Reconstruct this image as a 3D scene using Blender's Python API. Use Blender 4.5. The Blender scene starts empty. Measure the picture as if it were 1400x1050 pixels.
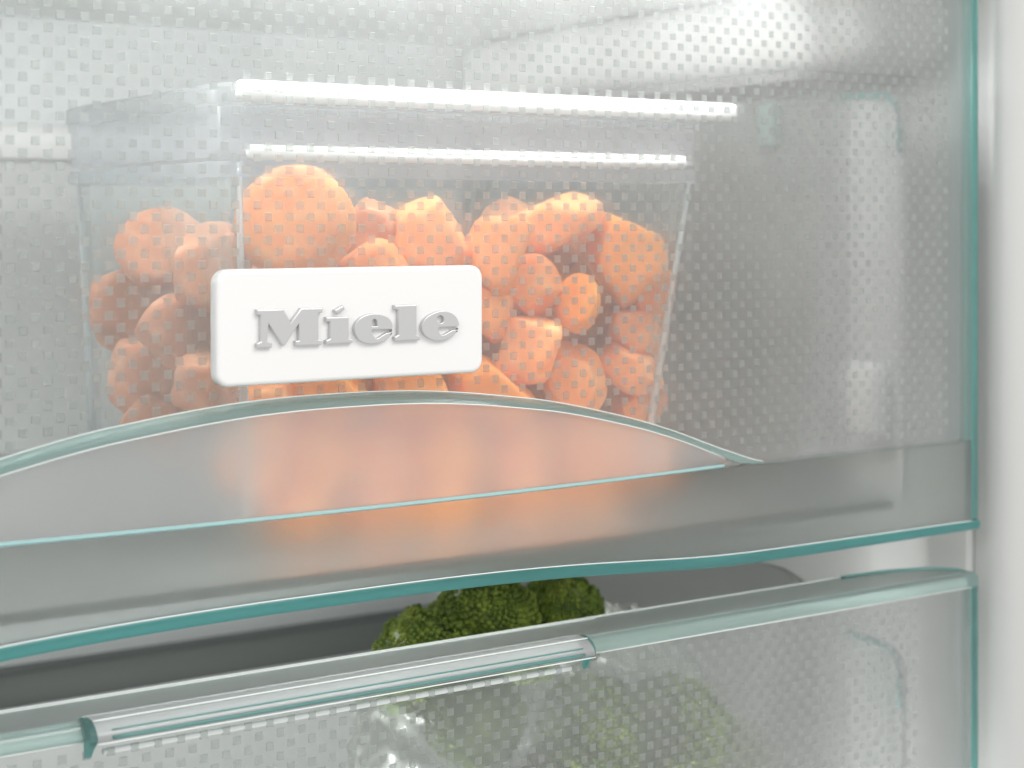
import bpy, bmesh, math, random
from mathutils import Vector, Matrix, noise
random.seed(7)
sc = bpy.context.scene
S = 0.001                                   # everything below is written in millimetres
# ------------------------------------------------------------------ camera
F = 2285.0                                  # focal length in pixels of a 1400 px wide picture
YAW = 0.5777
CS, SN = math.cos(YAW), math.sin(YAW)       # .838, .546
CAMY = -458.0
cd = bpy.data.cameras.new("camera"); cam = bpy.data.objects.new("camera", cd)
sc.collection.objects.link(cam); sc.camera = cam
cam.location = (0, CAMY*S, 0)
cam.rotation_euler = (math.pi/2, 0, -YAW)
cd.sensor_width = 36; cd.lens = F/1400*36
cd.shift_x = 0; cd.shift_y = -(525-300)/1400
cd.clip_start = 0.01; cd.clip_end = 50
cd.dof.use_dof = True; cd.dof.focus_distance = 0.530; cd.dof.aperture_fstop = 11
# ------------------------------------------------------------------ world, lamps, exposure
w = bpy.data.worlds.new("World"); sc.world = w; w.use_nodes = True
bg = w.node_tree.nodes["Background"]
bg.inputs[0].default_value = (1.0, 0.99, 0.975, 1); bg.inputs[1].default_value = 0.74
def area(name, loc, target, sx, sy, energy, col=(1, 1, 1)):
    l = bpy.data.lights.new(name, 'AREA'); l.shape = 'RECTANGLE'; l.size = sx*S; l.size_y = sy*S
    l.energy = energy; l.color = col
    o = bpy.data.objects.new(name, l); sc.collection.objects.link(o)
    o.location = Vector(loc)*S
    o.rotation_euler = (Vector(target)-Vector(loc)).to_track_quat('-Z', 'Y').to_euler()
    return o
area("room_softbox", (560, -850, 700), (270, 0, -50), 800, 500, 7.0, (1.0, .985, .96))
area("left_fill", (-330, -420, 260), (100, 0, -20), 260, 260, 1.15, (.97, 1.0, 1.0))  # second, unseen fill added to whiten the left of the panel
area("shelf_fill", (290, 20, 94), (295, 62, -60), 260, 27, 1.0)  # fill added under the shelf to brighten the carrots
area("rear_fill", (-45, 270, 20), (230, 345, -50), 150, 110, 1.35)  # added out of view to lift the back wall
area("lower_fill", (200, 220, -116), (200, 221, -300), 480, 120, .26, (1.0, 1.0, .98))  # unseen fill added for the inside of the lower drawer
area("drawer_fill", (300, 13, -100), (300, 80, -82), 230, 9, .048, (1.0, .99, .97))  # no real lamp: added so the low carrots glow through the grip
area("bottom_fill", (370, 16, -316), (370, 60, -200), 300, 16, 1.1)  # added below the view to lighten the broccoli
sc.view_settings.view_transform = 'Standard'; sc.view_settings.look = 'None'
sc.view_settings.exposure = 0; sc.view_settings.gamma = 1
cy = sc.cycles
cy.max_bounces = 24; cy.transparent_max_bounces = 40; cy.transmission_bounces = 16
cy.diffuse_bounces = 4; cy.glossy_bounces = 6
cy.use_denoising = True; cy.sample_clamp_indirect = 6; cy.blur_glossy = 0.5

def at(u, v, Y=0.0):                        # where the line of sight through a photo pixel meets depth Y
    x = (u-700)/F; y = (300-v)/F
    t = (Y-CAMY)/(CS-SN*x)
    return t*(SN+CS*x), Y, t*y
def scale_at(u, Y): return (Y-CAMY)/(CS-SN*(u-700)/F)/F   # mm per pixel

# ------------------------------------------------------------------ materials
class NT:
    def __init__(s, name):
        s.m = bpy.data.materials.new(name); s.m.use_nodes = True
        s.t = s.m.node_tree; s.t.nodes.clear()
        s.out = s.n('ShaderNodeOutputMaterial')
    def n(s, ty, **kw):
        nd = s.t.nodes.new(ty)
        for k, v in kw.items():
            if k.startswith('i_'): nd.inputs[k[2:].replace('_', ' ')].default_value = v
            else: setattr(nd, k, v)
        return nd
    def l(s, a, b): s.t.links.new(a, b)
    def mix(s, fac, a, b):
        m = s.n('ShaderNodeMixShader')
        if hasattr(fac, 'is_output'): s.l(fac, m.inputs[0])
        else: m.inputs[0].default_value = fac
        s.l(a, m.inputs[1]); s.l(b, m.inputs[2]); return m.outputs[0]
    def noise(s, scale, detail=3, rough=.5, stretch=None):
        tc = s.n('ShaderNodeTexCoord'); src = tc.outputs['Object']
        if stretch:
            mp = s.n('ShaderNodeMapping'); mp.inputs['Scale'].default_value = stretch
            s.l(src, mp.inputs[0]); src = mp.outputs[0]
        nz = s.n('ShaderNodeTexNoise'); nz.inputs['Scale'].default_value = scale
        nz.inputs['Detail'].default_value = detail; nz.inputs['Roughness'].default_value = rough
        s.l(src, nz.inputs['Vector']); return nz.outputs[0]
    def ramp(s, fac, stops):
        r = s.n('ShaderNodeValToRGB'); e = r.color_ramp.elements
        while len(e) < len(stops): e.new(.5)
        for k, (p, c) in enumerate(stops): e[k].position = p; e[k].color = (*c, 1)
        s.l(fac, r.inputs[0]); return r.outputs[0]
    def bump(s, h, strength, dist=0.0005):
        b = s.n('ShaderNodeBump'); b.inputs['Strength'].default_value = strength
        b.inputs['Distance'].default_value = dist; s.l(h, b.inputs['Height']); return b.outputs[0]

def plastic(name, veil, tint=(.95, .98, .97), body=(.8, .85, .84), blur=.3, blur_rough=.35, blur_ior=1.12,
            gloss=1.0, gloss_rough=.12, nz=None, bump=0.0, bscale=900, ior=1.45, tl=.5, stretch=None):
    """clear to milky plastic: see-through share, scattering share, milky share and a glossy coat"""
    t = NT(name)
    nrm = None
    if bump: nrm = t.bump(t.noise(bscale, 3, .6, stretch), bump)
    tr = t.n('ShaderNodeBsdfTransparent'); tr.inputs[0].default_value = (*tint, 1)
    rf = t.n('ShaderNodeBsdfRefraction'); rf.inputs['Color'].default_value = (*tint, 1)
    rf.inputs['Roughness'].default_value = blur_rough; rf.inputs['IOR'].default_value = blur_ior
    a = t.mix(blur, tr.outputs[0], rf.outputs[0])
    df = t.n('ShaderNodeBsdfDiffuse'); df.inputs[0].default_value = (*body, 1)
    tn = t.n('ShaderNodeBsdfTranslucent'); tn.inputs[0].default_value = (*body, 1)
    b = t.mix(tl, df.outputs[0], tn.outputs[0])
    fac = veil
    if nz:
        mr = t.n('ShaderNodeMapRange'); t.l(t.noise(nz[0], 3, .6, nz[2] if len(nz) > 2 else None), mr.inputs[0])
        mr.inputs[1].default_value = .3; mr.inputs[2].default_value = .7
        mr.inputs[3].default_value = max(0, veil-nz[1]); mr.inputs[4].default_value = min(1, veil+nz[1]); fac = mr.outputs[0]
    c = t.mix(fac, a, b)
    gl = t.n('ShaderNodeBsdfGlossy'); gl.inputs['Roughness'].default_value = gloss_rough
    fr = t.n('ShaderNodeFresnel'); fr.inputs[0].default_value = ior
    if nrm:
        for nd in (df, gl, fr, rf): t.l(nrm, nd.inputs['Normal'])
    mu = t.n('ShaderNodeMath', operation='MULTIPLY'); t.l(fr.outputs[0], mu.inputs[0]); mu.inputs[1].default_value = gloss
    o = t.mix(mu.outputs[0], c, gl.outputs[0])
    t.l(o, t.out.inputs[0]); return t.m

def solid(name, col, rough=.4, metallic=0, spec=.5, sub=None, nzs=None, bump=0, bscale=500, stretch=None, coat=0):
    t = NT(name); p = t.n('ShaderNodeBsdfPrincipled')
    p.inputs['Base Color'].default_value = (*col, 1); p.inputs['Roughness'].default_value = rough
    p.inputs['Metallic'].default_value = metallic; p.inputs['Specular IOR Level'].default_value = spec
    p.inputs['Coat Weight'].default_value = coat
    if nzs: t.l(t.ramp(t.noise(nzs[0], 4, .6, stretch), nzs[1]), p.inputs['Base Color'])
    if bump: t.l(t.bump(t.noise(bscale, 4, .6, stretch), bump), p.inputs['Normal'])
    t.l(p.outputs[0], t.out.inputs[0]); return t.m

M = {}
M['panel'] = plastic('panel_plastic', .12, tint=(.975, .985, .98), blur=.08, blur_rough=.22, nz=(16, .035), gloss=.8, body=(.87, .885, .885))
M['pad'] = plastic('pad_plastic', .09, tint=(.95, .96, .955), blur=.4, blur_rough=.8, gloss=.55, gloss_rough=.25, bump=.35, bscale=2600, body=(.80, .84, .83))
M['band'] = plastic('band_plastic', .13, blur=1, blur_rough=.62, blur_ior=1.3, gloss=.8, gloss_rough=.25, body=(.56, .59, .575), tint=(.93, .95, .94))
M['grip'] = plastic('grip_plastic', .22, blur=1, blur_rough=.42, blur_ior=1.25, gloss=1, gloss_rough=.3, body=(.95, .95, .95), tint=(.98, .98, .98))
M['ledge'] = plastic('ledge_plastic', .22, blur=1, blur_rough=.4, blur_ior=1.3, gloss=1, gloss_rough=.25, body=(.62, .68, .66), tint=(.86, .92, .90), bump=.1, bscale=500)
M['teal'] = plastic('teal_edge', .42, tint=(.5, .86, .82), body=(.32, .66, .63), blur=.9, blur_rough=.4, blur_ior=1.3, gloss=1.3, gloss_rough=.15, nz=(30, .12, (1, 1, 6)))
M['deepteal'] = plastic('deep_teal_edge', .5, tint=(.4, .8, .78), body=(.17, .50, .49), blur=.9, blur_rough=.35, blur_ior=1.35, gloss=1.2, gloss_rough=.15, nz=(22, .15, (1, 1, 8)))
M['rim'] = plastic('rim_plastic', .5, tint=(.8, .94, .91), body=(.50, .68, .65), blur=1, blur_rough=.4, blur_ior=1.3, gloss=1.4, gloss_rough=.1, bump=.5, bscale=260, stretch=(.12, 3, 3))
M['paleteal'] = plastic('pale_teal_plastic', .34, tint=(.85, .97, .94), body=(.76, .92, .89), blur=1, blur_rough=.3, blur_ior=1.35, gloss=1.5, gloss_rough=.12)
M['cyan'] = plastic('bright_cyan_edge', .75, tint=(.8, 1, 1), body=(.62, .95, .95), blur=1, blur_rough=.3, gloss=1.5, tl=.3)
M['line'] = solid('edge_highlight_line', (.9, .95, .93), .2)  # near-white, paints the highlight along plastic edges
M['clearbar'] = plastic('clear_bar_plastic', .65, tint=(.95, .98, .98), body=(.88, .91, .91), blur=.9, blur_rough=.2, blur_ior=1.2, gloss=1.0, gloss_rough=.2)
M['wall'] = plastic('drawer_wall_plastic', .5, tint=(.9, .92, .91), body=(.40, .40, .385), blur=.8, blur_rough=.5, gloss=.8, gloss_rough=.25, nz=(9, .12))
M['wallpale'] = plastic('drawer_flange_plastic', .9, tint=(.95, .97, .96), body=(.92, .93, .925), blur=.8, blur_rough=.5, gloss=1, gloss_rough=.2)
M['floor'] = plastic('drawer_floor_plastic', .5, tint=(.88, .9, .89), body=(.66, .68, .67), blur=.8, blur_rough=.5, gloss=1.3, gloss_rough=.2)
M['liner'] = solid('white_liner', (.72, .72, .71), .5)
M['cabinet'] = solid('white_cabinet_front', (.60, .60, .59), .4)
M['back'] = solid('back_liner', (.74, .775, .78), .4, bump=.2, bscale=14)
M['shelfwhite'] = solid('shelf_white', (.78, .80, .79), .8, spec=.1)
M['solidteal'] = solid('teal_moulding', (.06, .33, .30), .3)
M['rail'] = solid('grey_rail', (.22, .22, .215), .6)
M['dark'] = solid('painted_gap_shade', (.06, .07, .065), .6)  # near-black for the strip that paints a shaded gap
M['badge'] = solid('white_badge', (.845, .84, .835), .28, coat=.3)
M['letter'] = solid('brushed_silver', (.60, .60, .605), .4, metallic=.5, bump=.03, bscale=900, stretch=(.1, 3, 8))
M['tub'] = plastic('clear_tub', .012, tint=(.96, .98, .98), body=(.75, .82, .86), blur=0, blur_rough=.2, gloss=.22, gloss_rough=.35)
M['lidskirt'] = plastic('lid_skirt', .25, tint=(.92, .94, .97), body=(.66, .70, .76), blur=.6, blur_rough=.4, gloss=.35, nz=(40, .1, (1, 1, 4)))
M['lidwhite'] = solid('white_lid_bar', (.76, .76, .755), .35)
M['lidclear'] = plastic('lid_lip', .1, tint=(.9, .92, .93), body=(.75, .79, .80), blur=.3, blur_rough=.3, gloss=.35)
M['tubedge'] = plastic('tub_edge', .55, tint=(.9, .95, .97), body=(.80, .88, .90), blur=.6, blur_rough=.3, gloss=1.4)
M['shelf'] = plastic('shelf_glass', .35, tint=(.6, .66, .64), body=(.35, .38, .37), blur=.4, gloss=1)
M['bag'] = plastic('bag_film', .07, nz=(40, .06, (1, 1, .3)), tint=(.97, .98, .97), body=(.8, .85, .82), blur=.22, blur_rough=.3, blur_ior=1.15, gloss=.9, gloss_rough=.2, bump=.6, bscale=60)  # milky streaks in the veil imitate light on the creases
# carrots: orange flesh, a few tones, faint rings and frost
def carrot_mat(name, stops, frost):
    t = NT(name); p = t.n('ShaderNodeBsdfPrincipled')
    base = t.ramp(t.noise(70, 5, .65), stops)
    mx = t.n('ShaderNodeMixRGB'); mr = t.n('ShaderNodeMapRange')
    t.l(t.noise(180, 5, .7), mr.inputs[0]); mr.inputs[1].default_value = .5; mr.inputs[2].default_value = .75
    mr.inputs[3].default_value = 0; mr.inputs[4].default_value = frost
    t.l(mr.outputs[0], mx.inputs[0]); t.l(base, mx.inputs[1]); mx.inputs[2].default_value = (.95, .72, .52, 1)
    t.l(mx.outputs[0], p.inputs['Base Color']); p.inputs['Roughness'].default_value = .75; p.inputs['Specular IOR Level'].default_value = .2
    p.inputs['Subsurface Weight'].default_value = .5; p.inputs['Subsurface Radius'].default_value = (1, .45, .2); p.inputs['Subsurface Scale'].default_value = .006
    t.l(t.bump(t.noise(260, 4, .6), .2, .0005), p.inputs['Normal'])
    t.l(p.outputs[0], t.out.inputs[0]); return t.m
M['c0'] = carrot_mat('carrot_orange', [(.3, (.97, .30, .10)), (.7, (1.0, .41, .17))], .4)
M['c1'] = carrot_mat('carrot_bright', [(.3, (1.0, .29, .05)), (.7, (1.0, .38, .10))], .2)
M['c2'] = carrot_mat('carrot_shaded', [(.3, (.46, .19, .10)), (.7, (.54, .25, .14))], .35)  # carrot orange with shade put into the colour
M['green'] = solid('broccoli_green', (.1, .2, .03), .6, nzs=(90, [(.3, (.05, .09, .012)), (.52, (.19, .28, .035)), (.75, (.44, .52, .09))]))
M['stalk'] = solid('broccoli_stalk', (.3, .42, .16), .5)

# ------------------------------------------------------------------ object helpers
COL = sc.collection
def link(o, parent=None):
    COL.objects.link(o)
    if parent is not None: o.parent = parent
    return o
def tag(o, label=None, cat=None, group=None, kind=None):
    if label: o['label'] = label
    if cat: o['category'] = cat
    if group: o['group'] = group
    if kind: o['kind'] = kind
    return o
def empty(name, loc=(0, 0, 0)):
    o = bpy.data.objects.new(name, None); o.empty_display_size = .01; COL.objects.link(o)
    o.location = Vector(loc)*S; return o
def mk(name, bm, mat, parent=None, smooth=False, angle=None):
    me = bpy.data.meshes.new(name)
    bmesh.ops.recalc_face_normals(bm, faces=bm.faces)
    bm.to_mesh(me); bm.free(); me.materials.append(mat)
    me.transform(Matrix.Scale(S, 4))
    if parent is not None:
        me.transform(Matrix.Translation(-Vector(parent_world(parent))))
    if smooth or angle:
        me.polygons.foreach_set('use_smooth', [True]*len(me.polygons))
        if angle and hasattr(me, 'set_sharp_from_angle'): me.set_sharp_from_angle(angle=math.radians(angle))
    o = bpy.data.objects.new(name, me); return link(o, parent)
def parent_world(p):
    v = Vector((0, 0, 0))
    while p is not None: v += p.location; p = p.parent
    return v
def box(bm, x0, x1, y0, y1, z0, z1, bev=0, seg=2):
    r = bmesh.ops.create_cube(bm, size=1)
    bmesh.ops.scale(bm, vec=(x1-x0, y1-y0, z1-z0), verts=r['verts'])
    bmesh.ops.translate(bm, vec=((x0+x1)/2, (y0+y1)/2, (z0+z1)/2), verts=r['verts'])
    if bev:
        es = list({e for v in r['verts'] for e in v.link_edges})
        bmesh.ops.bevel(bm, geom=es, offset=bev, segments=seg, profile=.5, affect='EDGES')
    return bm
def bx(name, mat, parent, x0, x1, y0, y1, z0, z1, bev=0, seg=2):
    return mk(name, box(bmesh.new(), x0, x1, y0, y1, z0, z1, bev, seg), mat, parent, angle=40 if bev else None)
def loft(bm, rings, closed=True, caps=True):
    vr = [[bm.verts.new(p) for p in r] for r in rings]
    n = len(rings[0])
    for a, b in zip(vr[:-1], vr[1:]):
        for k in range(n if closed else n-1):
            bm.faces.new((a[k], a[(k+1) % n], b[(k+1) % n], b[k]))
    if caps and closed:
        bm.faces.new(vr[0]); bm.faces.new(list(reversed(vr[-1])))
    return bm
def tube(bm, pts, r, n=10, caps=True):
    rings = []
    for k, p in enumerate(pts):
        a = Vector(pts[max(0, k-1)]); b = Vector(pts[min(len(pts)-1, k+1)])
        d = (b-a).normalized(); up = Vector((0, 0, 1)) if abs(d.z) < .9 else Vector((0, 1, 0))
        s = d.cross(up).normalized(); u = s.cross(d)
        rr = r[k] if isinstance(r, (list, tuple)) else r
        rings.append([Vector(p)+s*math.cos(2*math.pi*j/n)*rr+u*math.sin(2*math.pi*j/n)*rr for j in range(n)])
    return loft(bm, rings, True, caps)
def interp(tab, x):
    if x <= tab[0][0]: return tab[0][1]
    for (a, va), (b, vb) in zip(tab[:-1], tab[1:]):
        if x <= b:
            f = (x-a)/(b-a); return va+(vb-va)*f
    return tab[-1][1]
def smooth_tab(tab, x, wd=6):
    return sum(interp(tab, abs(x+k*wd/3)) for k in range(-3, 4))/7

XC = 234.0; XL, XR = -50.0, 521.0           # drawer centre line and its two ends
ARCH = [(0, 34.9), (15, 34.8), (32, 34.0), (50, 32.2), (76, 28.6), (92, 25.3), (112, 20.4), (125, 16.6), (138, 12.2), (150, 7.6), (161, 3.9), (173, 0.0), (400, 0)]
BOT = [(0, 5.9), (35, 5.9), (76, 4.9), (109, 3.1), (127, 1.7), (150, .3), (170, 0), (600, 0)]
ZB = -88.3                                  # foot of the textured field
arch = lambda s: smooth_tab(ARCH, s)
bot = lambda s: smooth_tab(BOT, s, 18)

# ------------------------------------------------------------------ setting
def wallbox(name, mat, *a, **k):
    o = mk(name, box(bmesh.new(), *a, **k), mat); tag(o, kind='structure'); return o
wallbox('back_wall', M['back'], -110, 560, 352, 362, -420, 420)
o = wallbox('right_wall', M['liner'], 533, 560, 14, 351, -420, 420, bev=3)
wallbox('left_wall', M['liner'], -90, -62, 14, 351, -420, 420)
wallbox('ceiling', M['liner'], -61, 532, 14, 351, 380, 400)
wallbox('floor', M['liner'], -61, 532, 14, 351, -400, -380)
bm = bmesh.new()                            # the rounded white front frame of the appliance, right of the drawers
rings = []
prof = [(534, 13), (534, 7)]+[(552-18*math.cos(a*math.pi/20), 7-16*math.sin(a*math.pi/20)) for a in range(1, 11)]+[(640, -9), (640, 13)]
for z in (-420, 420): rings.append([(x, y, z) for x, y in prof])
loft(bm, rings); o = mk('cabinet_frame', bm, M['cabinet'], angle=50); tag(o, kind='structure')
# shelf glass above the drawer and the moulded rail bulge of the liner
sh = bx('shelf', M['shelfwhite'], None, -60, 531, 12, 349, 98, 106, bev=2)
tag(sh, 'pale shelf roofing the upper drawer, blurred across the top of the photo', 'shelf')
rl = bx('slide_rail', M['rail'], None, 474, 532, 52, 330, 57, 61.8, bev=1.5)
tag(rl, 'dark grey slide rail, a blurred dark streak near the top right', 'rail')
bm = bmesh.new(); box(bm, 476, 532, 20, 330, 62, 97.5, bev=14, seg=5)
mk('rail_bulge', bm, M['liner'], None, angle=60)['kind'] = 'structure'

# ------------------------------------------------------------------ drawer builder
def pads(parent, spots, nmax, y=-0.02):
    """small raised squares: the nearest ones are parts, the rest is one part"""
    h, tk, be = 1.27, .38, .22
    def shape(bm, cx, cz):
        o = [(-h, 0), (h, 0), (h, 0), (-h, 0)]
        a = [bm.verts.new((cx+sx*h, y, cz+sz*h)) for sx, sz in ((-1, -1), (1, -1), (1, 1), (-1, 1))]
        b = [bm.verts.new((cx+sx*(h-be), y-tk, cz+sz*(h-be))) for sx, sz in ((-1, -1), (1, -1), (1, 1), (-1, 1))]
        for k in range(4): bm.faces.new((a[k], a[(k+1) % 4], b[(k+1) % 4], b[k]))
        bm.faces.new(b); bm.faces.new(list(reversed(a)))
    def key(p):
        x, z = p; dx = x*CS - (0-CAMY)*SN; dz = x*SN + (0-CAMY)*CS
        u = 700+F*dx/dz; v = 300-F*z/dz
        vis = -5 < u < 1405 and -5 < v < 1052
        return (0 if vis else 1, dz)
    spots = sorted(spots, key=key)
    pm = bpy.data.meshes.new('raised_square'); bm = bmesh.new(); shape(bm, 0, 0)
    bmesh.ops.recalc_face_normals(bm, faces=bm.faces); bm.to_mesh(pm); bm.free()
    pm.transform(Matrix.Scale(S, 4)); pm.materials.append(M['pad'])
    base = parent_world(parent)
    for x, z in spots[:nmax]:
        o = bpy.data.objects.new('raised_square', pm); link(o, parent)
        o.location = Vector((x*S, 0, z*S))-base
        o.rotation_euler = (0, random.uniform(-.02, .02), 0)
    bm = bmesh.new()
    for x, z in spots[nmax:]: shape(bm, x, z)
    o = mk('raised_squares_field', bm, M['pad'], parent); o['kind'] = 'stuff'

def grid_spots(x0, z0, p, xa, xb, za, zb, ok):
    out = []
    for i in range(-120, 121):
        for j in range(-60, 61):
            if (i+j) % 2: continue
            x = x0+i*p/2; z = z0+j*p/2
            if xa <= x <= xb and za <= z <= zb and ok(x, z): out.append((x, z))
    return out

def side_profile_wall(name, parent, mat, x0, x1, prof):
    bm = bmesh.new(); loft(bm, [[(x0, y, z) for y, z in prof], [(x1, y, z) for y, z in prof]])
    return mk(name, bm, mat, parent, angle=40)

def sheet_strip(bm, xs, ztop, zbot, y0, y1):
    rings = [[(x, y0, zbot(x)), (x, y0, ztop(x)), (x, y1, ztop(x)), (x, y1, zbot(x))] for x in xs]
    return loft(bm, rings)
XS = [XL+k*(XR-4-XL)/140 for k in range(141)]

# ================================================================== upper drawer
up = empty('freezer_drawer', (XC, 0, -124))
tag(up, 'upper translucent freezer drawer with curved grip, white name badge and raised square pattern', 'freezer drawer', 'translucent freezer drawers one above the other')
mk('front_panel', sheet_strip(bmesh.new(), XS, lambda x: 118, lambda x: ZB-.3, 0, 3.2), M['panel'], up)
mk('smooth_band', sheet_strip(bmesh.new(), XS, lambda x: ZB-.32, lambda x: -120+bot(x-XC), 0, 3.2), M['band'], up, angle=30)
# bottom edge, rounded, teal by its depth of plastic
bm = bmesh.new(); rings = []
for x in XS+[XR-1.5, XR]:
    zz = -120+bot(x-XC); th = 4.1 if x < 430 else 4.1-.5*(x-430)/90
    rings.append([(x, -.5, zz-.02), (x, -1.0, zz-.9), (x, -1.0, zz-th+1), (x, -.2, zz-th), (x, 3.8, zz-th), (x, 3.8, zz-.02)])
loft(bm, rings); mk('lower_edge', bm, M['deepteal'], up, angle=40)
bm = bmesh.new(); tube(bm, [(x, -.55, -119.9+bot(x-XC)) for x in XS], .19, 6); mk('edge_highlight', bm, M['line'], up, smooth=True)  # thin white tube as the light line on the edge
bx('side_edge', M['teal'], up, XR-3.9, XR, -.4, 4.5, -119.9, 118, bev=.8)
# line that closes the textured field
bm = bmesh.new(); tube(bm, [(x, -.1, ZB+.1) for x in XS if x > XC+160], .22, 6); mk('field_border', bm, M['ledge'], up, smooth=True)
# grip: an eyebrow-shaped shell standing proud of the panel
def depth(s):
    k = 1-min(1, abs(s)/173)**2.2; return 10.5*k
GX = [XC-173+k*346/120 for k in range(121)]
bm = bmesh.new(); rings = []
PX = [x for x in GX if abs(x-XC) < 155]
for x in PX:
    s = x-XC; d = depth(s); zt = ZB+arch(s)-2.7; zb = ZB+1.6
    rr = []
    zt = max(zt, zb+.6)
    for k in range(9):
        f = k/8; rr.append((x, -d-1.2*math.sin(math.pi*f), zt+(zb-zt)*f))
    rr += [(x, -d+2.2, zb), (x, -d+2.2, zt)]
    rings.append(rr)
loft(bm, rings); grip = mk('handle', bm, M['grip'], up, angle=50)
bm = bmesh.new(); rings = []
for x in GX:
    s = x-XC; d = depth(s); zt = ZB+arch(s)
    d = max(d, .4); hh = min(2.9, arch(s)*.6+.3)
    rr = [(x, -.03, zt), (x, -.35*d, zt-.1*hh), (x, -.72*d, zt-.38*hh), (x, -.93*d, zt-.7*hh), (x, -d-.05, zt-hh),
          (x, -d+min(2.4, d*.6), zt-hh), (x, -.45*d, zt-hh*.9), (x, -.03, zt-hh*.85)]
    rings.append(rr)
loft(bm, rings); mk('handle_rim', bm, M['rim'], grip, angle=60)
bm = bmesh.new(); tube(bm, [(x, -.35, ZB+arch(x-XC)+.15) for x in GX], .17, 6)
tube(bm, [(x, -depth(x-XC)-.1, ZB+arch(x-XC)-min(2.9, arch(x-XC)*.6+.3)) for x in PX], .17, 6)
mk('rim_highlight', bm, M['line'], grip, smooth=True)  # white tubes painting the glint along both rim edges
bm = bmesh.new(); rings = []
for x in PX:
    d = depth(x-XC)
    rings.append([(x, -d-.1, ZB+1.58), (x, -d-.25, ZB+.7), (x, -d+.3, ZB+.2), (x, -d+2.4, ZB+.2), (x, -d+2.4, ZB+1.58)])
loft(bm, rings); mk('handle_lower_edge', bm, M['cyan'], grip, angle=50)
# side walls, back wall, floor of the drawer body
for sgn in (1, -1):
    xi = XC+sgn*(482-XC); xo = xi+sgn*3
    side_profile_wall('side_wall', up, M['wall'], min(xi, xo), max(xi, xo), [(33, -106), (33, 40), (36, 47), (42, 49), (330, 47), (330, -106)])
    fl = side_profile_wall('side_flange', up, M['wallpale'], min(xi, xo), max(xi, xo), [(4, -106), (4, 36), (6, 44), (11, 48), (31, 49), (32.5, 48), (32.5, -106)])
    bm = bmesh.new()
    tube(bm, [(xi-sgn*.8, 4.5, 26), (xi-sgn*.8, 4.5, 36), (xi-sgn*.8, 6, 44.5), (xi-sgn*.8, 11, 48.6), (xi-sgn*.8, 36, 49.6)], 1.3, 8)
    mk('flange_edge', bm, M['solidteal'], fl, smooth=True)
    bm = bmesh.new(); box(bm, min(xi, xi-sgn*6), max(xi, xi-sgn*6), 72, 82, 31, 50, bev=1.5)
    mk('guide_clip', bm, M['rim'], up, angle=40)
bx('highlight_block', M['lidwhite'], up, 472, 480.5, 8, 26, -86, -56, bev=4, seg=4)  # added white block standing in for a soft highlight
bx('drawer_back', M['wallpale'], up, XC-244, XC+244, 331, 334, -106, 27)
bx('back_rim_or_shade', M['lidwhite'], up, XC-244, XC+244, 326, 338, 28, 45, bev=3)
bx('drawer_floor', M['floor'], up, XC-244, XC+244, 6, 330, -112, -109)

# badge with raised letters
bz0, bz1 = -48.9, -14.6
bxa, bxb = at(296, 450, -5.5)[0], at(661, 450, -5.5)[0]
def outline_mesh(name, polys, depth_mm, bev, mat, parent, y_front):
    """raised sheet cut to an outline, its front edges bevelled; polys: list of closed loops (X, Z)"""
    cu = bpy.data.curves.new(name, 'CURVE'); cu.dimensions = '2D'; cu.fill_mode = 'BOTH'
    for pl in polys:
        sp = cu.splines.new('POLY'); sp.points.add(len(pl)-1)
        for k, (x, z) in enumerate(pl): sp.points[k].co = (x, z, 0, 1)
        sp.use_cyclic_u = True
    cu.extrude = depth_mm/2-bev; cu.bevel_depth = bev; cu.bevel_resolution = 3; cu.offset = -bev
    ob = bpy.data.objects.new(name, cu); COL.objects.link(ob)
    dg = bpy.context.evaluated_depsgraph_get(); me = bpy.data.meshes.new_from_object(ob.evaluated_get(dg))
    bpy.data.objects.remove(ob); bpy.data.curves.remove(cu)
    me.name = name
    me.transform(Matrix.Rotation(math.pi/2, 4, 'X'))
    me.transform(Matrix.Translation((0, y_front+depth_mm/2, 0)))
    me.transform(Matrix.Scale(S, 4)); me.transform(Matrix.Translation(-parent_world(parent)))
    me.materials.clear(); me.materials.append(mat)
    me.polygons.foreach_set('use_smooth', [True]*len(me.polygons)); me.set_sharp_from_angle(angle=math.radians(35))
    o = bpy.data.objects.new(name, me); return link(o, parent)
def rrect(x0, x1, z0, z1, r, n=8):
    out = []
    for cx, cz, a0 in ((x1-r, z1-r, 0), (x0+r, z1-r, 90), (x0+r, z0+r, 180), (x1-r, z0+r, 270)):
        for k in range(n+1):
            a = math.radians(a0+90*k/n); out.append((cx+r*math.cos(a), cz+r*math.sin(a)))
    return out
badge = outline_mesh('name_badge', [rrect(bxa, bxb, bz0, bz1, 4.2)], 5.4, 1.3, M['badge'], up, -5.5)
badge['label'] = 'white rounded plastic badge with raised silver lettering'
def z1(x, y): X, _, Z = at(340+x/9.333, 405+y/9.338, -6.0); return X, Z
def z2(x, y): X, _, Z = at(480+x/8.75, 400+y/8.75, -6.0); return X, Z
def cr(pts, n=3):                            # smooth closed loop through points
    out = []; N = len(pts)
    for k in range(N):
        p0, p1, p2, p3 = (Vector(pts[(k+j-1) % N]) for j in range(4))
        for q in range(n):
            t = q/n
            out.append(tuple(.5*((2*p1)+(p2-p0)*t+(2*p0-5*p1+4*p2-p3)*t*t+(3*p1-p0-3*p2+p3)*t**3)))
    return out
LM = [(84, 168), (420, 158), (520, 325), (648, 148), (928, 142), (926, 208), (875, 218), (876, 545), (918, 555), (915, 624), (582, 634), (576, 568), (622, 558), (622, 352), (444, 630), (415, 632), (238, 352), (224, 562), (286, 588), (282, 658), (92, 662), (82, 600), (136, 572), (134, 246), (92, 238)]
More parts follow.
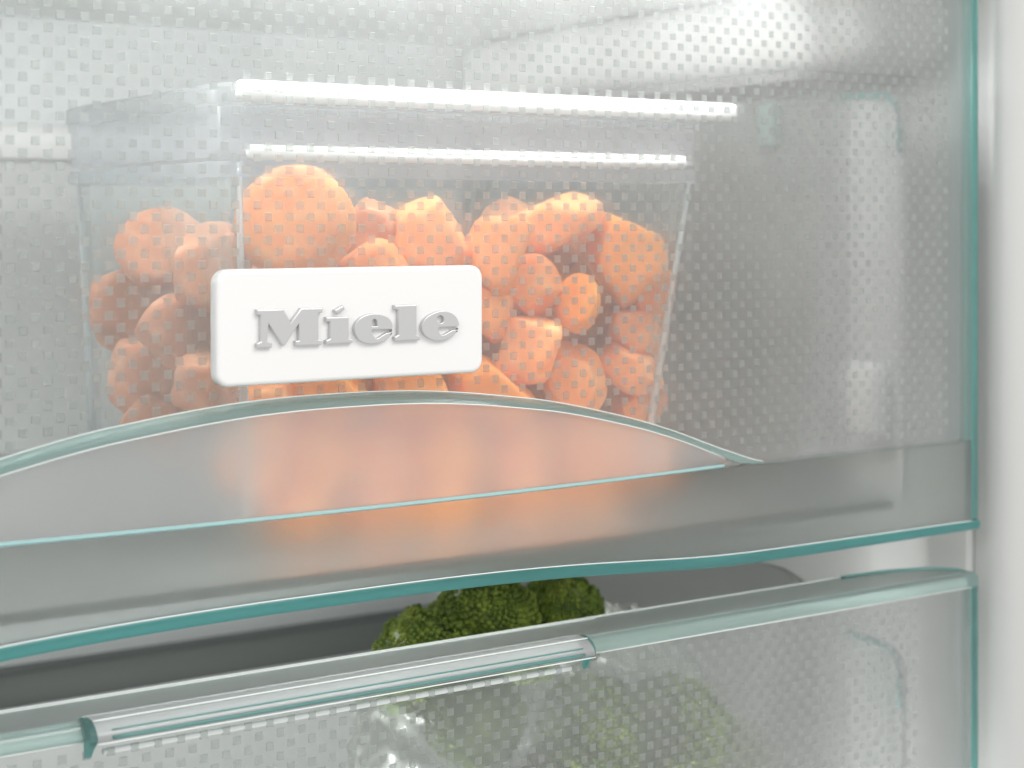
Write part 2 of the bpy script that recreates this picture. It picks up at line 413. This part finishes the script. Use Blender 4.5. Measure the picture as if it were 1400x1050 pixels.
LI = [(965, 262), (1259, 255), (1262, 532), (1312, 546), (1310, 597), (970, 614), (965, 560), (1016, 536), (1018, 326), (968, 326)]
LD = [(1076, 172), (1188, 112), (1214, 168), (1116, 226), (1084, 208)]
LL = [(500, 148), (768, 138), (768, 500), (812, 515), (809, 567), (512, 582), (500, 528), (546, 500), (546, 212), (500, 196)]
E1 = cr([(480, 400), (455, 330), (400, 280), (300, 250), (200, 255), (100, 295), (40, 360), (20, 432), (40, 510), (90, 575), (170, 607), (260, 607), (350, 590), (420, 550), (455, 512)]) + [(466, 478), (452, 472), (400, 482), (345, 515), (310, 540), (285, 545), (252, 520), (234, 485), (234, 452), (246, 440), (466, 438), (479, 428)]
E2 = cr([(1272, 390), (1262, 335), (1232, 280), (1170, 235), (1090, 216), (1000, 230), (900, 280), (842, 345), (826, 410), (850, 490), (920, 550), (1010, 574), (1100, 566), (1180, 530), (1238, 478)]) + [(1252, 452), (1238, 442), (1190, 446), (1140, 475), (1095, 500), (1065, 503), (1040, 485), (1026, 450), (1028, 425), (1042, 412), (1255, 406), (1268, 400)]
H1 = [(234, 400), (234, 340), (248, 318), (272, 316), (290, 335), (296, 398)]
H2 = [(1050+42*math.cos(a*math.pi/8), 318+46*math.sin(a*math.pi/8)) for a in range(16)]
from mathutils.geometry import tessellate_polygon
def inset(loop, d):
    """points moved to the inside of the metal by d, mitres limited"""
    A = sum(a[0]*b[1]-b[0]*a[1] for a, b in zip(loop, loop[1:]+loop[:1]))
    out = []; n = len(loop)
    for k in range(n):
        p0, p1, p2 = Vector(loop[k-1]), Vector(loop[k]), Vector(loop[(k+1) % n])
        e1 = (p1-p0).normalized(); e2 = (p2-p1).normalized()
        n1 = Vector((-e1.y, e1.x)); n2 = Vector((-e2.y, e2.x)); m = (n1+n2)
        m = m.normalized() if m.length > 1e-4 else n1
        c = max(.55, m.dot(n1)); sg = 1 if A > 0 else -1
        q = p1+m*(sg*d/c); out.append((q.x, q.y))
    return out
def letter(polys, y0, y1, bev):
    bm = bmesh.new(); fronts = []
    for hole, loop in enumerate(polys):
        isdot = polys[0] is not loop and len(polys) == 2 and polys[1] is loop and loop in dots
        sgn = -1 if (hole and not isdot) else 1
        layers = [(y0, 0), (y1+bev, 0), (y1+bev*.3, bev*.3), (y1, bev)]
        vr = [[bm.verts.new((x, y, z)) for x, z in (inset(loop, sgn*d) if d else loop)] for y, d in layers]
        n = len(loop)
        for a, b in zip(vr[:-1], vr[1:]):
            for k in range(n): bm.faces.new((a[k], a[(k+1) % n], b[(k+1) % n], b[k]))
        fronts.append(vr[-1])
    groups = [[f] for f in fronts] if any(l in dots for l in polys) else [fronts]
    for g in groups:
        vs = [v for f in g for v in f]
        for t in tessellate_polygon([[Vector((v.co.x, v.co.z, 0)) for v in f] for f in g]):
            try: bm.faces.new([vs[q] for q in t])
            except ValueError: pass
    return mk('letter', bm, M['letter'], badge, angle=20)
dots = []
for polys, fn in (([LM], z1), ([LI, LD], z1), ([E1, H1], z2), ([LL], z2), ([E2, H2], z2)):
    pp = [[fn(*p) for p in pl] for pl in polys]
    if polys[-1] is LD: dots.append(pp[1])
    letter(pp, -5.4, -7.1, .26 if H1 in polys or H2 in polys else .42)
def up_ok(x, z):
    if bxa-1 < x < bxb+1 and bz0-1 < z < bz1+1: return False
    return z > ZB+arch(x-XC)+1.6
pads(up, grid_spots(134.6, 49.8, 7.0, -44, 505.5, ZB+1.5, 114, up_ok), 300)

# ================================================================== lower drawer
lo = empty('freezer_drawer', (XC, 0, -330))
tag(lo, 'lower translucent freezer drawer with a flat ledge and a raised clear bar in front', 'freezer drawer', 'translucent freezer drawers one above the other')
ZT = -141.0
mk('front_panel', sheet_strip(bmesh.new(), XS, lambda x: -146.5, lambda x: -330, 0, 3.2), M['panel'], lo)
bx('side_edge', M['teal'], lo, XR-3.6, XR, -.4, 4.5, -330, ZT-2.5, bev=.8)
# top ledge with a rounded right end
def yback(x):
    if x < 470: return 25.0
    f = min(1, (x-470)/(XR-470)); return 25-20*(1-math.sqrt(max(0, 1-f**2.4)))
LX = [XL+k*(470-XL)/60 for k in range(61)]+[470+k*(XR-1-470)/24 for k in range(1, 25)]
bm = bmesh.new(); loft(bm, [[(x, 3.2, ZT-.2), (x, yback(x), ZT-.2-.6), (x, yback(x), ZT-2.6), (x, 3.2, ZT-2.6)] for x in LX])
ledge = mk('top_ledge', bm, M['ledge'], lo, angle=40)
bm = bmesh.new(); tube(bm, [(x, yback(x)+.1, ZT-.7) for x in LX if x < 472], .38, 8)
tube(bm, [(x, yback(x)-2.0, ZT-.45) for x in LX if x < 350], .3, 6); mk('ledge_highlight', bm, M['line'], ledge, smooth=True)
bm = bmesh.new(); tube(bm, [(x, yback(x)-.2, ZT-.8) for x in LX if x > 462]+[(XR-.5, 3, ZT-1.2), (XR-1, .5, ZT-2.5)], .8, 8); mk('corner_edge', bm, M['teal'], ledge, smooth=True)
# front roll: left run, right run
def roll(name, xa, xb, mat):
    bm = bmesh.new(); rings = []
    n = 24
    for i in range(n+1):
        x = xa+(xb-xa)*i/n; r = []
        for py, pz in ((3.0, -.05), (1.8, -.12), (.7, -.6), (-.1, -1.5), (-.55, -2.7), (-.75, -4.0), (-.6, -5.3)): r.append((x, py, ZT+pz))
        r += [(x, 3.1, ZT-5.4), (x, 3.1, ZT-.3)]
        rings.append(r)
    loft(bm, rings); return mk(name, bm, mat, lo, angle=50)
roll('front_roll', XL, 156.5, M['paleteal']); roll('front_roll', 327, XR-.2, M['paleteal'])
bm = bmesh.new(); tube(bm, [(x, -.5, ZT-5.5) for x in (XL, 156)], .2, 6); mk('roll_highlight', bm, M['line'], lo, smooth=True)
bm = bmesh.new(); tube(bm, [(x, -.5, ZT-5.5) for x in (328, 420, 517)], .2, 6)
mk('roll_highlight', bm, M['line'], lo, smooth=True)
# the clear bar standing proud, x 156..328
bm = bmesh.new(); rings = []
BX = [156.8+k*(326.6-156.8)/40 for k in range(41)]
for x in BX:
    rings.append([(x, 5, ZT+.3), (x, 1.5, ZT+.9), (x, -2, ZT+.7), (x, -5, ZT-.3), (x, -7, ZT-2.0), (x, -7.6, ZT-3.6), (x, -7.2, ZT-4.2), (x, -4, ZT-3.4), (x, -1.2, ZT-4.4), (x, -.3, ZT-5.4), (x, 3.1, ZT-5.4), (x, 5, ZT-1)])
loft(bm, rings); bar = mk('grip_bar', bm, M['clearbar'], lo, angle=60)
bm = bmesh.new(); tube(bm, [(x, -7.75, ZT-3.2) for x in BX[1:-1]], .55, 8); tube(bm, [(x, -6.6, ZT-1.3) for x in BX[1:-1]], .22, 6); mk('bar_stripe', bm, M['teal'], bar, smooth=True)
bm = bmesh.new(); tube(bm, [(x, -7.9, ZT-4.5) for x in BX], .2, 6); tube(bm, [(x, -3.2, ZT+.85) for x in BX], .25, 6); mk('bar_highlight', bm, M['line'], bar, smooth=True)
bm = bmesh.new(); tube(bm, [(x, .6, ZT-9.4) for x in BX[1:-1]], .92, 12); mk('bar_reflection', bm, M['line'], bar, smooth=True)  # white rod painting the bar's bright reflection on the panel
for xx, sg in ((156.8, -1), (326.6, 1)):
    bm = bmesh.new()
    P = [(5, ZT+.3), (1.5, ZT+1.0), (-2, ZT+.8), (-5, ZT-.3), (-7, ZT-2.0), (-7.4, ZT-4), (-4, ZT-7), (-1.6, ZT-9.8), (-.2, ZT-9.8), (-.2, ZT-5.4), (4, ZT-4)]
    loft(bm, [[(xx, y, z) for y, z in P], [(xx+sg*1.6, y*.8, z*.998-.3) for y, z in P]]); mk('bar_end', bm, M['teal'], bar, angle=40)
for sgn in (1, -1):
    xi = XC+sgn*(482-XC); xo = xi+sgn*3
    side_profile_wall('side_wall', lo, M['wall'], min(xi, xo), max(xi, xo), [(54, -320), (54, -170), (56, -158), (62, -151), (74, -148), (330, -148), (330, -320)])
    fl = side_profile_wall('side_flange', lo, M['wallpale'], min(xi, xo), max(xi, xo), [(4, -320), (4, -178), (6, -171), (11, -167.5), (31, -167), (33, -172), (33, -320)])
    bm = bmesh.new(); tube(bm, [(xi-sgn*.8, 4.5, -190), (xi-sgn*.8, 4.5, -178), (xi-sgn*.8, 6, -171), (xi-sgn*.8, 11, -167), (xi-sgn*.8, 31, -166.5)], 1.3, 8)
    mk('flange_edge', bm, M['solidteal'], fl, smooth=True)
bx('drawer_back', M['wallpale'], lo, XC-244, XC+244, 331, 334, -320, -229.5)
bx('back_rim_or_shade', M['dark'], lo, XC-244, XC+244, 322, 340, -229, -212, bev=3)  # dark strip painting the shaded gap above the drawer back
bx('drawer_floor', M['floor'], lo, XC-244, XC+244, 6, 330, -326, -323)
def lo_ok(x, z):
    if 154 < x < 330: return z < ZT-8.5
    return z < ZT-7.4
pads(lo, grid_spots(149.1, -150.4, 7.0, -44, 486, -246, -148, lo_ok), 300)

# ================================================================== food container
X0, X1, Y0, Y1 = 214.0, 404.0, 30.0, 190.0
tb = empty('food_container', ((X0+X1)/2, 110, -108))
tag(tb, 'clear plastic lidded food container full of carrot pieces in the upper drawer', 'food container')
def ring_rr(x0, x1, y0, y1, z, r, n=6): return [(x, y, z) for x, y in rrect(x0, x1, y0, y1, r, n)]
bm = bmesh.new()
def tub_ring(z, ins):
    f = (20-z)/128; return ring_rr(X0+4*f+ins, X1-24*f-ins, Y0+3*f+ins, Y1-8*f-ins, z, 12-ins)
loft(bm, [tub_ring(z, 0) for z in (19, -30, -80, -104, -108)]+[tub_ring(z, 1.2) for z in (-106, -80, -30, 19)], caps=False)
bot_r = tub_ring(-108, 0); bm.verts.ensure_lookup_table()
bm.faces.new([bm.verts.new(p) for p in bot_r])
mk('tub', bm, M['tub'], tb, angle=40)
for cx, cy2, dx, dy in ((X0+1.2, Y0+3, 4, 3), (X1-1.5, Y0+3, -24, 3), (X0+1.2, Y1-3, 4, -8), (X1-1.5, Y1-3, -24, -8)):
    bm = bmesh.new(); tube(bm, [(cx+dx*(20-z)/128+(1.5 if dx > 0 else -1.5), cy2+dy*(20-z)/128, z) for z in (18, -20, -60, -104)], [1.0, 1.3, 1.7, 1.7], 8)
    mk('corner_rib', bm, M['tubedge'], tb, smooth=True)
bm = bmesh.new(); loft(bm, [ring_rr(X0-2, X1+1, Y0-1, Y1+2, z, 12) for z in (20, 36)], caps=False)
lid = mk('lid', bm, M['lidskirt'], tb, angle=40)
bm = bmesh.new(); loft(bm, [ring_rr(X0-2-a, X1+1+a, Y0-1-a, Y1+2+a, z, 12+a) for z, a in ((36.2, 0), (37, 2.2), (42, 2.2), (43.4, 1), (43.4, -4), (40, -5))], caps=True)
mk('lid_top', bm, M['lidclear'], lid, angle=40)
ux, _, uz = at(300, 128, 27); rx = at(1001, 155, 27)[0]
bx('lid_bar', M['lidwhite'], lid, X0-1, X1+13, 24.5, 28.5, 37.2, 43.8, bev=1.9, seg=4)
bx('lid_bar', M['lidwhite'], lid, X0+3, X1-10, 26, 29.5, 18.9, 23.6, bev=1.6, seg=4)
bx('lid_bar', M['lidclear'], lid, X0+2, X1+2, 27, 29, 33.8, 36.2, bev=.8)
bm = bmesh.new(); loft(bm, [ring_rr(X0-2.6, X1+1.6, Y0-1.6, Y1+2.6, z, 12) for z in (13.5, 18.6)], caps=False)
mk('tub_collar', bm, M['lidskirt'], tb, angle=40)

# ================================================================== carrots
def carrot(u, v, Y, ru, rv, rd, mat, label, rot=0, cuts=5, seed=0, grp='carrot pieces in the clear container'):
    rnd = random.Random(seed*17+3)
    x, y, z = at(u, v, Y); k = scale_at(u, Y)
    a, c = ru*k, rv*k
    bm = bmesh.new(); bmesh.ops.create_icosphere(bm, subdivisions=4, radius=1)
    big = cuts <= 2
    planes = [(Vector((rnd.uniform(-.25, .25), -1, rnd.uniform(-.1, .35))).normalized(), .5 if big else rnd.uniform(.55, .7))]
    th = rnd.random()*6.28
    for q in range(0 if big else min(cuts+1, 6)):
        th += 6.28/min(cuts+1, 6)*rnd.uniform(.75, 1.25)
        planes.append((Vector((math.cos(th), rnd.uniform(-.55, .1), math.sin(th))).normalized(), rnd.uniform(.62, .82)))
    off = Vector((rnd.random()*50, rnd.random()*50, rnd.random()*50))
    for vv in bm.verts:
        d = vv.co.normalized(); acc = 1.0
        for n, h in planes:
            dt = d.dot(n)
            if dt > .05: acc += (dt/h)**26
        rr = acc**(-1/26)*(1+.05*noise.noise(d*1.5+off)+.006*noise.noise(d*7+off))
        vv.co = d*rr
    ex = [max(abs(vv.co[q]) for vv in bm.verts) for q in range(3)]
    kk = 1.0 if big and u > 300 else (1.16 if u < 300 else 1.07)
    bmesh.ops.scale(bm, vec=(a*kk/ex[0], rd*1.15/ex[1], c*kk/ex[2]), verts=bm.verts)
    me = bpy.data.meshes.new('carrot_piece'); bm.to_mesh(me); bm.free(); me.transform(Matrix.Scale(S, 4))
    me.materials.append(M[mat]); me.polygons.foreach_set('use_smooth', [True]*len(me.polygons))
    o = bpy.data.objects.new('carrot_piece', me); link(o); o.location = Vector((x, y, z))*S
    o.rotation_euler = Matrix.Rotation(-YAW, 3, 'Z').to_euler() if not rot else (Matrix.Rotation(-YAW, 3, 'Z') @ Matrix.Rotation(math.radians(rot), 3, 'Y')).to_euler()
    tag(o, label, 'carrot', grp)
CL = [
 (404, 305, 50, 84, 80, 15, 'c0', 'largest round orange carrot slice above the left half of the badge', 0, 2),
 (512, 372, 46, 54, 44, 13, 'c0', 'orange carrot piece showing just above the middle of the badge', 20, 3),
 (505, 312, 66, 40, 40, 13, 'c2', 'small dim carrot piece in the notch right of the largest round slice', 0, 5),
 (588, 330, 58, 56, 62, 15, 'c0', 'blocky carrot chunk with a pointed top above the right end of the badge', -12, 6),
 (680, 345, 48, 42, 60, 14, 'c0', 'tall pale orange carrot chunk just past the top right corner of the badge', 12, 3),
 (756, 304, 56, 68, 38, 15, 'c0', 'long carrot chunk lying on top of the pile at an upward slant', -18, 5),
 (855, 354, 50, 54, 64, 16, 'c1', 'big rounded bright carrot chunk at the upper right of the pile', -10, 3),
 (894, 398, 52, 28, 46, 12, 'c1', 'slim bright carrot piece against the right wall of the container', 10, 3),
 (790, 414, 44, 31, 42, 12, 'c1', 'small oval bright carrot piece in the middle of the right half of the pile', 8, 2),
 (723, 392, 50, 44, 44, 13, 'c0', 'carrot piece left of the small oval one and level with the badge', 20, 4),
 (668, 425, 50, 34, 42, 12, 'c0', 'carrot piece half hidden by the right edge of the badge', 0, 3),
 (722, 476, 44, 44, 46, 14, 'c0', 'rounded carrot chunk right of the lower right corner of the badge', 0, 3),
 (868, 456, 52, 48, 38, 13, 'c0', 'angular carrot chunk under the big rounded bright one', 30, 6),
 (862, 505, 46, 48, 30, 12, 'c0', 'flat slanted carrot piece low at the right of the pile', 32, 4),
 (784, 525, 46, 44, 54, 14, 'c0', 'upright carrot chunk just above the right half of the grip', 0, 5),
 (672, 538, 46, 62, 42, 13, 'c1', 'carrot chunk between the badge corner and the top of the grip', 28, 4),
 (868, 565, 52, 30, 34, 12, 'c1', 'lowest carrot piece in the right corner of the container', 0, 5),
 (560, 540, 50, 60, 40, 13, 'c1', 'carrot piece seen in the strip between badge and grip', 0, 3),
 (450, 545, 50, 58, 44, 13, 'c1', 'carrot piece showing under the middle left of the badge', 8, 3),
 (362, 560, 52, 44, 50, 13, 'c0', 'carrot piece below the lower left corner of the badge', 0, 4),
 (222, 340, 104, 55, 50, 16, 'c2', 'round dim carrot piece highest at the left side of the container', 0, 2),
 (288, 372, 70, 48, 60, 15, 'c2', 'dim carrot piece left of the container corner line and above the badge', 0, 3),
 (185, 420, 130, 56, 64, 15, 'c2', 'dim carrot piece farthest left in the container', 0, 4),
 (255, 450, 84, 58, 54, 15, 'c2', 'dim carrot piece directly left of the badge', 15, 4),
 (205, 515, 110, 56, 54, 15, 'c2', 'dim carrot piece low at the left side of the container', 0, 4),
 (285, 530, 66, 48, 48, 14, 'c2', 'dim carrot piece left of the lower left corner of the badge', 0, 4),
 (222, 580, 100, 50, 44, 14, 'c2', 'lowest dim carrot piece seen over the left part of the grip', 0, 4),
]
for i, (u, v, Y, a, b, d, m, lab, rot, cu) in enumerate(CL): carrot(u, v, Y, a, b, d, m, lab, rot, cu, i)
LOW = 'carrot piece blurred into an orange glow behind the frosted grip'
for i, (u, v) in enumerate([(345, 625), (430, 618), (520, 622), (610, 610), (700, 612), (790, 606), (865, 615), (400, 690), (500, 690), (600, 680), (700, 672), (790, 665)]):
    carrot(u, v, 50+(i % 3)*3, 50, 48, 13, 'c1' if i % 2 else 'c0', LOW, random.uniform(-30, 30), 4, 60+i, 'carrot pieces hidden low in the clear container')
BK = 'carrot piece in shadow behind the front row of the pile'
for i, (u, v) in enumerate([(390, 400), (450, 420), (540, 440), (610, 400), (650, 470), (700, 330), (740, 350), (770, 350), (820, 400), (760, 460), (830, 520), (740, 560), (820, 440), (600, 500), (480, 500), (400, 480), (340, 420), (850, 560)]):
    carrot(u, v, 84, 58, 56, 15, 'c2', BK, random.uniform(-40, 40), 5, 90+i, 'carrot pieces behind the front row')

# ================================================================== broccoli in a bag
bm = bmesh.new(); rnd = random.Random(5)
for k in range(850):
    i = k+.5; ph = math.acos(1-1.25*i/850); th = math.pi*(1+5**.5)*i
    d = Vector((math.cos(th)*math.sin(ph), math.sin(th)*math.sin(ph), math.cos(ph)))
    lump = 1+.16*noise.noise(d*2.6)
    r = rnd.uniform(.75, 1.35)
    bmesh.ops.create_icosphere(bm, subdivisions=1, radius=r, matrix=Matrix.Translation(d*19*lump*rnd.uniform(.95, 1.05)) @ Matrix.Rotation(rnd.random()*3, 4, d))
crown_me = bpy.data.meshes.new('crown'); bm.to_mesh(crown_me); bm.free(); crown_me.transform(Matrix.Scale(S, 4)); crown_me.materials.append(M['green'])
bm = bmesh.new(); tube(bm, [(0, 0, 8), (0, 0, -6), (1, 0, -18), (1, 1, -26)], [13, 9, 6, 6.5], 10)
stalk_me = bpy.data.meshes.new('stalk'); bmesh.ops.recalc_face_normals(bm, faces=bm.faces); bm.to_mesh(stalk_me); bm.free(); stalk_me.transform(Matrix.Scale(S, 4)); stalk_me.materials.append(M['stalk'])
BL = [((318, 88, -168), (.6, -.6, .9), 'broccoli floret at the left end of the green patch between the drawers', 1.05),
      ((350, 98, -160), (.5, -.5, .1), 'broccoli floret topmost in the bag, green beads showing between the drawers', 1.1),
      ((384, 96, -163), (.5, .35, 0), 'broccoli floret at the right of the gap between the drawers', 1.0),
      ((330, 74, -186), (.8, -.6, .4), 'broccoli floret at the left edge of the bag under the ledge', .95),
      ((366, 50, -192), (1.1, 0, .2), 'broccoli floret nearest the panel behind the end of the clear bar', 1.05),
      ((405, 50, -198), (1.0, .5, .3), 'broccoli floret behind the squares right of the end of the clear bar', 1.05),
      ((336, 50, -222), (1.2, -.4, .1), 'low broccoli floret at the bottom left of the bag', 1.0),
      ((376, 44, -226), (1.3, .1, .9), 'low broccoli floret at the bottom middle of the bag', 1.05),
      ((416, 50, -234), (1.2, .5, .5), 'low broccoli floret at the bottom right of the bag', 1.1),
      ((396, 46, -212), (1.1, .2, 1.3), 'broccoli floret behind the creases of the bag, right of the clear bar', 1.0),
      ((354, 44, -210), (1.1, -.2, 2.1), 'broccoli floret under the right third of the clear bar', 1.0),
      ((432, 56, -218), (1.0, .6, .7), 'broccoli floret farthest right in the bag, paler behind the squares', 1.0),
      ((370, 120, -180), (.1, .2, .5), 'broccoli floret deepest in the bag', 1.15)]
for (p, r, lab, s) in BL:
    t = bpy.data.objects.new('broccoli_floret', None); t.empty_display_size = .01; COL.objects.link(t)
    t.location = Vector(p)*S; t.rotation_euler = r; t.scale = (s, s, s)
    tag(t, lab, 'broccoli', 'broccoli florets in the plastic bag')
    a = bpy.data.objects.new('crown', crown_me); link(a, t); b = bpy.data.objects.new('stalk', stalk_me); link(b, t)
bm = bmesh.new(); bmesh.ops.create_icosphere(bm, subdivisions=6, radius=1)
for v in bm.verts:
    d = v.co.normalized()
    c = noise.noise(Vector((d.x*2.2+d.z*3, d.y*2.2, d.z*1.1))*1.7)
    fold = abs(noise.noise(Vector((d.x*4+d.z*3.2, d.y*4-d.z, d.z*1.5+d.x))*1.3))
    v.co = Vector((d.x*76, d.y*62, d.z*68))*(1+.10*c+.10*fold)
bmesh.ops.translate(bm, vec=(371, 92, -212), verts=bm.verts)
bmesh.ops.delete(bm, geom=[v for v in bm.verts if v.co.z > -160], context='VERTS')
bag = mk('plastic_bag', bm, M['bag'], None, smooth=True)
tag(bag, 'crinkled clear plastic bag around the green broccoli in the lower drawer', 'plastic bag')
